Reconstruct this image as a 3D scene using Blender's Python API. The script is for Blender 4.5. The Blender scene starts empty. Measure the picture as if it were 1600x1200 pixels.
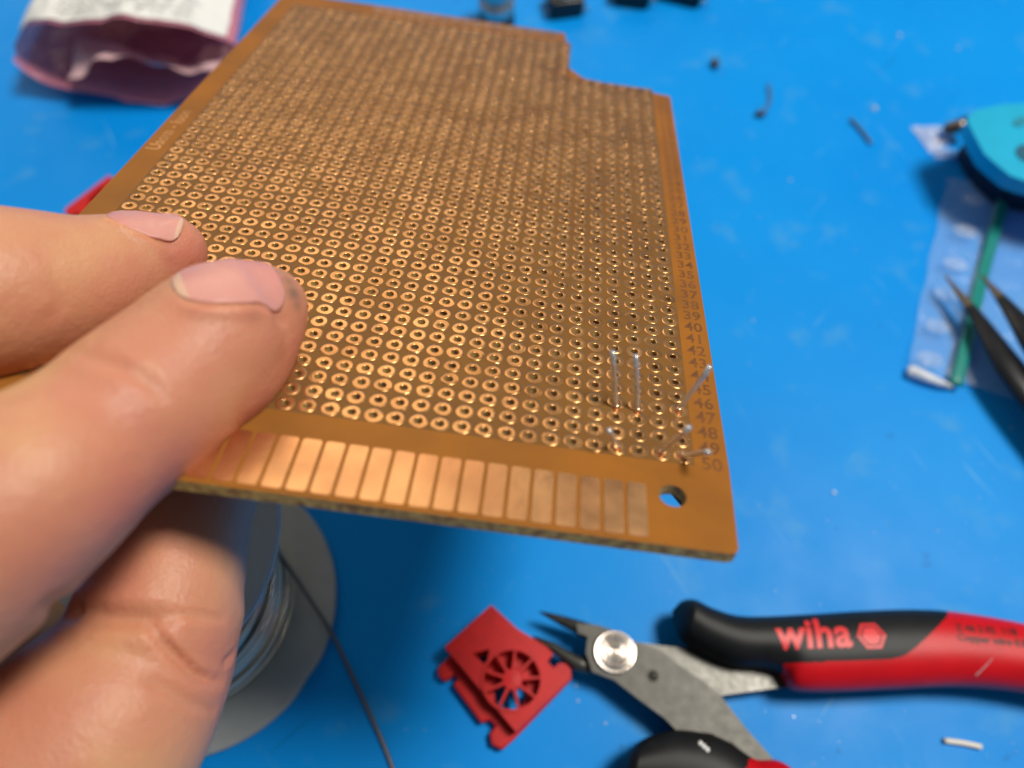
import bpy, bmesh, math, random
import numpy as np
from mathutils import Vector, Matrix, noise
from mathutils.bvhtree import BVHTree

# ------------------------------------------------------------------ camera, world, lights
# 1 Blender unit = 1 cm.  The desk is z = 0, the camera hangs CAM_H above it.
sc = bpy.context.scene
COL = sc.collection
PITCH = math.radians(62.0)
CAM_H = 17.5
FPX = 1277.89                       # focal length in photo pixels (1600 wide)
cam_d = bpy.data.cameras.new('camera'); cam = bpy.data.objects.new('camera', cam_d); COL.objects.link(cam)
cam.location = (0, 0, CAM_H); cam.rotation_euler = (math.pi/2 - PITCH, 0, 0)
cam_d.sensor_width = 36; cam_d.lens = 36*FPX/1600.0
cam_d.clip_start = 0.1; cam_d.clip_end = 1000
cam_d.dof.use_dof = True; cam_d.dof.focus_distance = 11.1
cam_d.dof.aperture_fstop = 0.001*cam_d.lens/0.23
sc.camera = cam
wd = bpy.data.worlds.new('World'); sc.world = wd; wd.use_nodes = True
wd.node_tree.nodes['Background'].inputs[0].default_value = (0.80, 0.90, 1.0, 1)
wd.node_tree.nodes['Background'].inputs[1].default_value = 0.16
sc.view_settings.view_transform = 'Standard'; sc.view_settings.look = 'None'
sc.view_settings.exposure = 0.0; sc.view_settings.gamma = 1.0
sc.view_settings.use_curve_mapping = False

def area(name, loc, target, sx, sy, energy, color):
    l = bpy.data.lights.new(name, 'AREA'); l.shape = 'RECTANGLE'; l.size = sx; l.size_y = sy
    l.energy = energy; l.color = color
    o = bpy.data.objects.new(name, l); COL.objects.link(o); o.location = loc
    o.rotation_euler = (Vector(target) - Vector(loc)).to_track_quat('-Z', 'Y').to_euler()
    return o
area('ceiling_lamp', (44, 20, 105), (2, 14, 0), 27, 27, 130000, (1.0, 0.94, 0.85))
area('bench_lamp', (-25, 86, 50), (0, 12, 8), 82, 46, 23000, (1.0, 0.80, 0.58))

# ------------------------------------------------------------------ geometry helpers
SP, CP = math.sin(PITCH), math.cos(PITCH)
def c2w(x, y, z):                  # camera axes (x right, y down, z forward), mm -> world
    return Vector((x, -y*SP + z*CP, -y*CP - z*SP))*0.1 + Vector((0, 0, CAM_H))
def cdir(x, y, z):
    return Vector((x, -y*SP + z*CP, -y*CP - z*SP)).normalized()
def at_depth(px, py, z):           # point seen at that photo pixel, z mm in front of the camera
    return c2w((px-800)/FPX*z, (py-600)/FPX*z, z)
def on_desk(px, py, h=0.0):        # point seen at that pixel, h cm above the desk
    X, Y = (px-800)/FPX, (py-600)/FPX
    z = (CAM_H-h)/(Y*CP+SP)
    return Vector((X*z, z*(CP-Y*SP), h))
def obj(name, bm, mats, parent=None, smooth=True, origin=None):
    me = bpy.data.meshes.new(name)
    if isinstance(bm, tuple):
        me.from_pydata([tuple(v) for v in bm[0]], [], bm[1]); me.update()
    else:
        bm.to_mesh(me); bm.free()
    for m in (mats if isinstance(mats, (list, tuple)) else [mats]): me.materials.append(m)
    o = bpy.data.objects.new(name, me); COL.objects.link(o)
    if smooth:
        me.polygons.foreach_set('use_smooth', [True]*len(me.polygons))
    if parent is not None:
        o.parent = parent
        if origin == 'w':
            off = Vector((0, 0, 0)); q = parent
            while q is not None: off += q.location; q = q.parent
            me.transform(Matrix.Translation(-off))
    elif origin is not None:
        me.transform(Matrix.Translation(-Vector(origin))); o.location = origin
    return o
def tag(o, label=None, cat=None, group=None, kind=None):
    if label: o['label'] = label
    if cat: o['category'] = cat
    if group: o['group'] = group
    if kind: o['kind'] = kind
    return o
def thing(name, loc, label, cat, group=None):
    o = bpy.data.objects.new(name, None); COL.objects.link(o); o.location = loc; o.empty_display_size = 0.5
    return tag(o, label, cat, group)
def sharp(o, deg=35):
    me = o.data
    me.set_sharp_from_angle(angle=math.radians(deg))
def tube(bm, pts, rad, seg=10, cap=True):
    pts = [Vector(p) for p in pts]; n = len(pts)
    if not isinstance(rad, (list, tuple)): rad = [rad]*n
    rings = []; up = None
    for i, p in enumerate(pts):
        t = (pts[min(i+1, n-1)] - pts[max(i-1, 0)]).normalized()
        if up is None:
            up = t.orthogonal().normalized()
        else:
            up = (up - t*up.dot(t)).normalized()
        s = t.cross(up)
        rings.append([bm.verts.new(p + (up*math.cos(a) + s*math.sin(a))*rad[i]) for a in [2*math.pi*k/seg for k in range(seg)]])
    for a, b in zip(rings[:-1], rings[1:]):
        for k in range(seg):
            bm.faces.new((a[k], a[(k+1) % seg], b[(k+1) % seg], b[k]))
    if cap:
        bm.faces.new(rings[0][::-1]); bm.faces.new(rings[-1])
def prism(bm, plan, z0, z1):
    """plan: list of (x,y) counter-clockwise or not; z0,z1 in cm"""
    a = sum(plan[i][0]*plan[(i+1) % len(plan)][1]-plan[(i+1) % len(plan)][0]*plan[i][1] for i in range(len(plan)))
    if a < 0: plan = plan[::-1]
    lo = [bm.verts.new((p[0], p[1], z0)) for p in plan]; hi = [bm.verts.new((p[0], p[1], z1)) for p in plan]
    bm.faces.new(hi); bm.faces.new(lo[::-1])
    n = len(plan)
    for i in range(n): bm.faces.new((lo[i], lo[(i+1) % n], hi[(i+1) % n], hi[i]))
def bevel(bm, w, seg=2, ang=40):
    es = [e for e in bm.edges if len(e.link_faces) == 2 and e.calc_face_angle(0) > math.radians(ang)]
    bmesh.ops.bevel(bm, geom=es, offset=w, segments=seg, profile=0.6, affect='EDGES', clamp_overlap=True)
def lathe(bm, prof, c=(0, 0, 0), seg=48):
    rings = []
    for r, z in prof:
        rings.append([bm.verts.new((c[0]+r*math.cos(2*math.pi*k/seg), c[1]+r*math.sin(2*math.pi*k/seg), c[2]+z)) for k in range(seg)])
    for a, b in zip(rings[:-1], rings[1:]):
        for k in range(seg): bm.faces.new((a[k], a[(k+1) % seg], b[(k+1) % seg], b[k]))
    return rings
def catmull(P, n=10):
    P = [np.array(p, float) for p in P]; P = [2*P[0]-P[1]] + P + [2*P[-1]-P[-2]]; out = []
    for i in range(1, len(P)-2):
        for k in range(n):
            t = k/n; a, b, c, d = P[i-1:i+3]
            out.append(0.5*((2*b)+(-a+c)*t+(2*a-5*b+4*c-d)*t*t+(-a+3*b-3*c+d)*t**3))
    out.append(P[-2]); return out
def text_geo(s, size=1.0, bold=0.0, shear=0.0, spacing=1.0, depth=0.0, align='LEFT'):
    cu = bpy.data.curves.new('t', 'FONT'); cu.body = s; cu.size = size; cu.offset = bold; cu.shear = shear
    cu.space_character = spacing; cu.extrude = depth; cu.align_x = align; cu.resolution_u = 3
    o = bpy.data.objects.new('t', cu); COL.objects.link(o)
    me = bpy.data.meshes.new_from_object(o.evaluated_get(bpy.context.evaluated_depsgraph_get()))
    v = [Vector(x.co) for x in me.vertices]; f = [tuple(p.vertices) for p in me.polygons]
    bpy.data.objects.remove(o); bpy.data.curves.remove(cu); bpy.data.meshes.remove(me)
    return v, f

# ------------------------------------------------------------------ materials
def mat(name, color, rough=0.5, metal=0.0, noise_amt=0.0, noise_scale=3.0, bump=0.0, bump_scale=20.0, bump_dist=0.02, spec=0.5,
        coat=0.0, sss=0.0, alpha=None, color2=None, rough_var=0.0, detail=4, trans=0.0, aniso=0.0):
    m = bpy.data.materials.new(name); m.use_nodes = True; nt = m.node_tree; N = nt.nodes; L = nt.links
    b = N['Principled BSDF']; b.inputs['Base Color'].default_value = (*color, 1)
    b.inputs['Roughness'].default_value = rough; b.inputs['Metallic'].default_value = metal
    b.inputs['Specular IOR Level'].default_value = spec; b.inputs['Coat Weight'].default_value = coat
    b.inputs['Coat Roughness'].default_value = 0.15
    if trans: b.inputs['Transmission Weight'].default_value = trans
    tc = N.new('ShaderNodeTexCoord')
    if noise_amt or color2:
        n = N.new('ShaderNodeTexNoise'); n.inputs['Scale'].default_value = noise_scale; n.inputs['Detail'].default_value = detail
        L.new(tc.outputs['Object'], n.inputs['Vector'])
        r = N.new('ShaderNodeMapRange'); r.inputs['From Min'].default_value = 0.35; r.inputs['From Max'].default_value = 0.65
        L.new(n.outputs['Fac'], r.inputs['Value'])
        mx = N.new('ShaderNodeMix'); mx.data_type = 'RGBA'
        c2 = color2 if color2 else tuple(c*(1-noise_amt) for c in color)
        mx.inputs[6].default_value = (*color, 1); mx.inputs[7].default_value = (*c2, 1)
        L.new(r.outputs[0], mx.inputs[0]); L.new(mx.outputs[2], b.inputs['Base Color'])
    if rough_var:
        n3 = N.new('ShaderNodeTexNoise'); n3.inputs['Scale'].default_value = noise_scale*2.3; n3.inputs['Detail'].default_value = 6
        L.new(tc.outputs['Object'], n3.inputs['Vector'])
        r3 = N.new('ShaderNodeMapRange'); r3.inputs['From Min'].default_value = 0.3; r3.inputs['From Max'].default_value = 0.7
        r3.inputs['To Min'].default_value = max(0.02, rough-rough_var); r3.inputs['To Max'].default_value = rough+rough_var
        L.new(n3.outputs['Fac'], r3.inputs['Value']); L.new(r3.outputs[0], b.inputs['Roughness'])
    if bump:
        n2 = N.new('ShaderNodeTexNoise'); n2.inputs['Scale'].default_value = bump_scale; n2.inputs['Detail'].default_value = 5
        L.new(tc.outputs['Object'], n2.inputs['Vector'])
        bp = N.new('ShaderNodeBump'); bp.inputs['Strength'].default_value = bump; bp.inputs['Distance'].default_value = bump_dist
        L.new(n2.outputs['Fac'], bp.inputs['Height']); L.new(bp.outputs[0], b.inputs['Normal'])
    if sss:
        b.inputs['Subsurface Weight'].default_value = sss
        b.inputs['Subsurface Radius'].default_value = (1.0, 0.40, 0.22); b.inputs['Subsurface Scale'].default_value = 0.22
    if alpha is not None: b.inputs['Alpha'].default_value = alpha
    return m

# ------------------------------------------------------------------ the blue mat
def mat_blue():
    m = bpy.data.materials.new('blue_silicone_mat'); m.use_nodes = True; nt = m.node_tree; N = nt.nodes; L = nt.links
    b = N['Principled BSDF']; tc = N.new('ShaderNodeTexCoord')
    b.inputs['Specular IOR Level'].default_value = 0.12
    def nz(scale, detail, lo, hi, stretch=None):
        n = N.new('ShaderNodeTexNoise'); n.inputs['Scale'].default_value = scale; n.inputs['Detail'].default_value = detail
        if stretch:
            mp = N.new('ShaderNodeMapping'); mp.inputs['Scale'].default_value = stretch[:3]; mp.inputs['Rotation'].default_value = (0, 0, stretch[3])
            mr_ = N.new('ShaderNodeMapping'); mr_.inputs['Rotation'].default_value = (0, 0, stretch[3]); mp.inputs['Rotation'].default_value = (0, 0, 0)
            L.new(tc.outputs['Object'], mr_.inputs['Vector']); L.new(mr_.outputs[0], mp.inputs['Vector']); L.new(mp.outputs[0], n.inputs['Vector'])
        else: L.new(tc.outputs['Object'], n.inputs['Vector'])
        r = N.new('ShaderNodeMapRange'); r.inputs['From Min'].default_value = lo; r.inputs['From Max'].default_value = hi
        L.new(n.outputs['Fac'], r.inputs['Value']); return r.outputs[0]
    def mix(f, a, c):
        mx = N.new('ShaderNodeMix'); mx.data_type = 'RGBA'
        if isinstance(f, float): mx.inputs[0].default_value = f
        else: L.new(f, mx.inputs[0])
        for s, v in ((6, a), (7, c)):
            if isinstance(v, tuple): mx.inputs[s].default_value = (*v, 1)
            else: L.new(v, mx.inputs[s])
        return mx.outputs[2]
    base = mix(nz(0.22, 3, .3, .7), (0.001, 0.25, 0.75), (0.002, 0.28, 0.79))
    smudge = nz(0.9, 7, .58, .78)
    c = mix(smudge, base, (0.05, 0.31, 0.70))
    c = mix(nz(1.3, 9, .70, .76), c, (0.0, 0.17, 0.52))
    # dirt dots
    v = N.new('ShaderNodeTexVoronoi'); v.inputs['Scale'].default_value = 0.9; L.new(tc.outputs['Object'], v.inputs['Vector'])
    r = N.new('ShaderNodeMapRange'); r.inputs['From Min'].default_value = 0.03; r.inputs['From Max'].default_value = 0.055
    r.inputs['To Min'].default_value = 0.45; r.inputs['To Max'].default_value = 0
    L.new(v.outputs['Distance'], r.inputs['Value'])
    c = mix(r.outputs[0], c, (0.02, 0.09, 0.22))
    # scratches
    for sx_, sy_, an_, lo_, cl_ in ((.26, 6.0, 1.1, .715, (0.07, 0.34, 0.75)), (.3, 8.0, -.7, .72, (0.0, 0.18, 0.50)), (.4, 9.0, 2.3, .72, (0.08, 0.35, 0.75))):
        c = mix(nz(1.0, 2, lo_, lo_+.05, (sx_, sy_, 1, an_)), c, cl_)
    L.new(c, b.inputs['Base Color'])
    rr = nz(0.7, 6, .3, .75); mr = N.new('ShaderNodeMapRange'); mr.inputs['To Min'].default_value = 0.36; mr.inputs['To Max'].default_value = 0.5
    L.new(rr, mr.inputs['Value']); L.new(mr.outputs[0], b.inputs['Roughness'])
    n = N.new('ShaderNodeTexNoise'); n.inputs['Scale'].default_value = 14; n.inputs['Detail'].default_value = 3
    L.new(tc.outputs['Object'], n.inputs['Vector'])
    bp = N.new('ShaderNodeBump'); bp.inputs['Strength'].default_value = 0.08; bp.inputs['Distance'].default_value = 0.02
    L.new(n.outputs['Fac'], bp.inputs['Height']); L.new(bp.outputs[0], b.inputs['Normal'])
    return m
bm = bmesh.new(); prism(bm, [(-60, -30), (60, -30), (60, 75), (-60, 75)], -0.3, 0.0)
tag(obj('desk_mat', bm, mat_blue(), smooth=False), kind='structure')

# ------------------------------------------------------------------ the perforated board
# pose of the board: columns run along -x, rows along -y, one hole pitch = 2.54 mm, hole (0,-50) is the near right one
BR = [[0.990931, 0.081682, 0.106692], [0.133905, -0.666223, -0.733633], [0.011156, 0.741266, -0.671119]]
BT = [29.9102, -76.3521, 187.5157]
P = 0.254
def bvec(X, Y, Z=0.0):              # board coordinates: X,Y in pitches, Z in cm above the copper side
    x, y, z = X*2.54, Y*2.54, Z*10.0
    q = [BR[i][0]*x + BR[i][1]*y + BR[i][2]*z + BT[i] for i in range(3)]
    return c2w(*q)
o_ = bvec(0, 0, 0); ex = (bvec(1, 0, 0)-o_).normalized(); ey = (bvec(0, 1, 0)-o_).normalized(); ez = ex.cross(ey)
BM = Matrix(((ex.x, ey.x, ez.x, o_.x), (ex.y, ey.y, ez.y, o_.y), (ex.z, ey.z, ez.z, o_.z), (0, 0, 0, 1)))
def board_hit(px, py, Z=0.0):       # pixel -> board X,Y (pitch) at height Z cm
    d = (at_depth(px, py, 100) - Vector((0, 0, CAM_H))); inv = BM.inverted()
    a = inv @ Vector((0, 0, CAM_H)); b = inv @ (Vector((0, 0, CAM_H)) + d)
    t = (Z-a.z)/(b.z-a.z); p = a + (b-a)*t
    return p.x, p.y
board = thing('perfboard', (0, 0, 0), 'brown perforated circuit board with copper pads held up over the blue mat', 'circuit board')
board.matrix_world = BM
TH = 0.155
m_field = mat('phenolic_lacquered', (0.205, 0.098, 0.026), 0.42, color2=(0.175, 0.082, 0.026), noise_scale=1.3, rough_var=0.06, bump=0.06, bump_scale=9, spec=.06)
m_margin = mat('phenolic_margin', (0.33, 0.125, 0.020), 0.38, color2=(0.245, 0.098, 0.022), noise_scale=0.7, rough_var=0.05, bump=0.05, bump_scale=8, spec=.07)
m_core = mat('phenolic_core', (0.62, 0.42, 0.11), 0.6, color2=(0.26, 0.12, 0.025), noise_scale=9, bump=0.3, bump_scale=30)
m_cu = mat('bare_copper', (0.80, 0.42, 0.165), 0.28, 0.86, color2=(0.55, 0.27, 0.10), noise_scale=1.4, rough_var=0.08, bump=0.12, bump_scale=28, bump_dist=0.006)
m_cu_d = mat('lacquered_copper', (0.235, 0.088, 0.022), 0.45, 0.2, noise_amt=0.3, noise_scale=4)

def in_board(X, Y):                 # is there room for a hole cell here
    if Y > -8.9 and X > -7.0: return False
    return True
cells = [(c, r) for c in range(32) for r in range(1, 51) if in_board(-c, -r)]
def build_substrate():
    V, F, MI = [], [], []
    def v(x, y, z): V.append((x, y, z)); return len(V)-1
    NS = 12; hr = 0.046; ph = P/2
    rng = random.Random(3)
    sq = []
    for k in range(NS):              # square perimeter, 12 points
        a = 2*math.pi*(k+0.5)/NS - math.pi/4 - math.pi/NS + math.pi/NS*0
        s = k/NS*4; side = int(s); f = s-side
        cx = [(-1+2*f, -1), (1, -1+2*f), (1-2*f, 1), (-1, 1-2*f)][side]
        sq.append(cx)
    for c, r in cells:
        x0, y0 = -c*P, -r*P
        ja, jb = rng.uniform(-.004, .004), rng.uniform(-.004, .004)
        top, bot, ht, hb = [], [], [], []
        for k in range(NS):
            sx, sy = sq[k]; ang = math.atan2(sy, sx)
            top.append(v(x0+sx*ph, y0+sy*ph, 0)); bot.append(v(x0+sx*ph, y0+sy*ph, -TH))
            hx, hy = x0+ja+hr*math.cos(ang), y0+jb+hr*math.sin(ang)
            ht.append(v(hx, hy, 0)); hb.append(v(hx, hy, -TH))
        for k in range(NS):
            n = (k+1) % NS
            F.append((top[k], top[n], ht[n], ht[k])); MI.append(0)
            F.append((bot[n], bot[k], hb[k], hb[n])); MI.append(1)
            F.append((ht[k], ht[n], hb[n], hb[k])); MI.append(2)
    return V, F, MI
V, F, MI = build_substrate()
# margins: rectangles butted round the cell field, given in pitches
XL, XR, YN = -33.2, 2.0, -55.1
def quadslab(pts, mi=1):
    n = len(pts); b = len(V)
    for z in (0, -TH):
        for p in pts: V.append((p[0]*P, p[1]*P, z))
    F.append(tuple(range(b, b+n))); MI.append(mi); F.append(tuple(range(b+2*n-1, b+n-1, -1))); MI.append(mi)
    for i in range(n):
        j = (i+1) % n; F.append((b+i, b+n+i, b+n+j, b+j)); MI.append(2)
def rnd(cx, cy, r, a0, a1, n=5):
    return [(cx+r*math.cos(math.radians(a0+(a1-a0)*k/n)), cy+r*math.sin(math.radians(a0+(a1-a0)*k/n))) for k in range(n+1)]
quadslab([(XL, YN+0.4)] + [(XL, YN+.4)][:0] + [(-31.5, YN+0.4), (-31.5, 1.95), (XL+0.15, 2.2)])                     # left margin
quadslab([(0.5, -50.5), (2.05, -50.5), (1.95, -9.55), (1.8, -9.38), (0.5, -9.2)])                                   # right margin
# near margin with the corner hole
hc = (-0.62, -52.42); hR = 0.60
quadslab([(XL, YN+0.4), (XL+0.3, YN), (-2.2, YN), (-2.2, -50.5), (-31.5, -50.5), (-31.5, YN+0.4)])
ring = [(hc[0]+hR*math.cos(2*math.pi*k/28), hc[1]+hR*math.sin(2*math.pi*k/28)) for k in range(28)]
def hole_plate(outer, ringpts, mi=1):
    """outer polygon with a round hole: two C-shaped faces"""
    n = len(ringpts); c = (sum(p[0] for p in ringpts)/n, sum(p[1] for p in ringpts)/n)
    m = len(outer); b = len(V)
    for z in (0, -TH):
        for p in outer: V.append((p[0]*P, p[1]*P, z))
        for p in ringpts: V.append((p[0]*P, p[1]*P, z))
    ang = lambda p: math.atan2(p[1]-c[1], p[0]-c[0]) % (2*math.pi)
    ao = sorted([(ang(p), i) for i, p in enumerate(outer)])
    # fan between successive outer corners
    for q in range(m):
        a0, i0 = ao[q]; a1, i1 = ao[(q+1) % m]
        span = (a1-a0) % (2*math.pi)
        k0 = int(round(a0/(2*math.pi)*n)); kn = int(round((a0+span)/(2*math.pi)*n))
        inner = [k % n for k in range(k0, kn+1)]
        top = [b+i0, b+i1] + [b+m+k for k in inner[::-1]]
        F.append(tuple(top)); MI.append(mi)
        F.append(tuple(x+m+n for x in top[::-1])); MI.append(mi)
    for i in range(m):
        j = (i+1) % m; F.append((b+i, b+m+n+i, b+m+n+j, b+j)); MI.append(2)
    for k in range(n):
        j = (k+1) % n; F.append((b+m+k, b+m+j, b+m+n+m+j, b+m+n+m+k)); MI.append(2)
hole_plate([(-2.2, YN), (1.45, YN)] + [(1.75, YN+.06), (1.93, YN+0.3)] + [(2.05, -50.5), (-2.2, -50.5)], ring)
# far margin, notch and filler round it
quadslab([(-31.5, -0.5), (-7.5+0.6, -0.5), (-7.12, 1.75), (-24.0, 2.15), (-31.5, 2.2)])
quadslab([(-6.5, -9.5), (0.5, -9.5), (0.5, -9.2), (-5.2, -8.2), (-5.75, -7.5), (-6.15, -6.9), (-6.5, -6.4)])
quadslab([(-7.5, -8.5), (-6.5, -8.5), (-6.5, -6.4), (-6.75, -5.6), (-6.85, -4.6), (-6.9, -0.5), (-7.5, -0.5)])
cells_ok = set(cells)
# cells are missing where the notch starts: fill row 9 and column 7 leftovers
me = bpy.data.meshes.new('substrate'); me.from_pydata(V, [], F); me.update()
for m_ in (m_field, m_margin, m_core): me.materials.append(m_)
me.polygons.foreach_set('material_index', MI)
sub = bpy.data.objects.new('substrate', me); COL.objects.link(sub); sub.parent = board

rng = random.Random(11)
def pad_geo(V, F, c, r, seg=12):
    x0, y0 = -c*P + rng.gauss(0, .0036), -r*P + rng.gauss(0, .0036)
    tx, ty = rng.gauss(0, .020), rng.gauss(0, .020); oct_ = 8 if rng.random() < 2 else seg
    prof = [(0.1185, 0.0005), (0.1160, 0.0030), (0.088, 0.0037), (0.056, 0.0036), (0.0480, 0.0024), (0.0455, -0.012)]
    rings = []
    for R, z in prof:
        rg = []
        for k in range(seg):
            a = 2*math.pi*(k+.5)/seg
            # pads are slightly octagonal, widest along the rows
            am = (a + math.pi/8) % (math.pi/4) - math.pi/8
            rr = R*(0.93/math.cos(am)) if R > 0.1 else R
            if R > .08 and c > 17 and r < 42: rr *= 1 + .035*abs(math.cos(a)) - .04*abs(math.sin(a))
            x, y = rr*math.cos(a), rr*math.sin(a)
            V.append((x0+x, y0+y, max(z + (x*tx+y*ty if z > .001 else 0), 0.0003 if R > .06 else -1))); rg.append(len(V)-1)
        rings.append(rg)
    for a, b in zip(rings[:-1], rings[1:]):
        for k in range(seg): F.append((a[k], a[(k+1) % seg], b[(k+1) % seg], b[k]))
VV, FF = [], []
for c, r in cells:
    if r >= 46 and c <= 19:
        v_, f_ = [], []; pad_geo(v_, f_, c, r, 16)
        obj('copper_pad', (v_, f_), m_cu, board)
    else:
        pad_geo(VV, FF, c, r, 16)
tag(obj('copper_pad_field', (VV, FF), m_cu, board), kind='stuff')

def rrect(x0, x1, y0, y1, r, n=4):
    pts = []
    for cx, cy, a in ((x1-r, y1-r, 0), (x0+r, y1-r, 90), (x0+r, y0+r, 180), (x1-r, y0+r, 270)):
        pts += [(cx+r*math.cos(math.radians(a+90*k/n)), cy+r*math.sin(math.radians(a+90*k/n))) for k in range(n+1)]
    return pts
def contact(x0, x1, y0, y1, dip):
    bm = bmesh.new(); pts = rrect(x0*P, x1*P, y0*P, y1*P, 0.035)
    prism(bm, pts, 0.0003, 0.012)
    bevel(bm, 0.010, 2)
    return obj('edge_contact', bm, m_cu_f, board, smooth=False)
m_cu_f = mat('contact_copper', (0.86, 0.47, 0.21), 0.34, 0.93, color2=(0.70, 0.34, 0.15), noise_scale=1.1, rough_var=0.07, bump=0.22, bump_scale=9, bump_dist=0.012)
for i in range(24):
    x1 = -1.78 - i*1.0; contact(x1-0.83, x1, -54.86, -51.98, 0)
for i in range(17):
    x1 = -7.75 - i*1.0; contact(x1-0.82, x1, -0.1, 1.72, 0)

def board_text(name, s, X, Y, size, rot=0.0, m=m_cu_d, bold=0.0, spacing=1.0, align='CENTER', z=0.0012, shear=0.0, sx=1.0):
    v, f = text_geo(s, size, bold, shear, spacing, align=align)
    c, sn = math.cos(rot), math.sin(rot)
    v = [Vector((X*P + (p.x*sx*c - p.y*sn), Y*P + (p.x*sx*sn + p.y*c), z)) for p in v]
    return obj(name, (v, f), m, board, smooth=False)
for r in range(10, 51):
    board_text('row_number', str(r), 1.28, -r-0.62, 0.27, m=m_cu_d, bold=0.004, spacing=1.02, sx=0.92)
board_text('printed_mark', 'Usom - luon', -32.05, -29.4, 0.29, rot=math.pi/2, m=m_cu, bold=0.006, spacing=1.02, align='LEFT')

# component leads poking up through the board
m_tin = mat('tinned_wire', (0.78, 0.77, 0.73), 0.28, 0.75, noise_amt=0.25, noise_scale=12, bump=0.2, bump_scale=30, bump_dist=0.005)
m_bead = mat('bare_copper_bead', (0.85, 0.50, 0.30), 0.25, 1.0)
leads = [
 ((960, 636), (957, 549), 0.80, 'upright cut wire lead, left one of the upright pair on the board'),
 ((993, 641), (993, 555), 0.78, 'upright cut wire lead, right one of the upright pair on the board'),
 ((1060, 646), (1110, 572), 0.70, 'long slanting wire lead crossing the row numbers to the board edge'),
 ((1031, 708), (1078, 667), 0.58, 'wire lead leaning right below the long slanting one'),
 ((1067, 716), (1108, 706), 0.46, 'short low wire lead nearest the mounting hole'),
 ((963, 702), (951, 672), 0.40, 'short wire lead below the upright pair'),
]
for (bx, by), (tx, ty), Lh, lab in leads:
    X, Y = board_hit(bx, by); X = round(X/P)*P if abs(X/P-round(X/P)) < .3 else X; Y = Y if abs(Y/P-round(Y/P)) > .3 else round(Y/P)*P
    b0 = BM @ Vector((X, Y, 0.0)); bb = BM @ Vector((X, Y, -0.2)); tX, tY = board_hit(tx, ty, Lh); b1 = BM @ Vector((tX, tY, Lh))
    t = thing('component_lead', b0, lab, 'wire lead', 'cut leads sticking up through the board')
    bm = bmesh.new(); mid = b0.lerp(b1, .5) + ez*0.01
    tube(bm, [bb, b0, b0.lerp(b1, .25), mid, b0.lerp(b1, .8), b1], 0.033, 12); obj('wire', bm, m_tin, t, origin='w')
    bm = bmesh.new(); bmesh.ops.create_icosphere(bm, subdivisions=3, radius=0.045)
    for q in bm.verts: q.co = Vector((q.co.x, q.co.y, q.co.z*0.9))
    bm.transform(Matrix.Translation(b0 + ez*0.018 - ey*0.01)); obj('solder_bead', bm, m_bead, t, origin='w')
# dark lead seen through the corner hole
q0 = board_hit(1036, 752, -.7); q1 = board_hit(1074, 797, -.55); a = BM @ Vector((*q0, -.7)); b = BM @ Vector((*q1, -.55))
bm = bmesh.new(); tube(bm, [a, b], 0.028, 10)
tag(obj('wire_stub', bm, mat('blackened_wire', (0.02, 0.02, 0.025), 0.4), origin=a), 'dark wire seen through the round corner hole of the board', 'wire lead')

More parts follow.
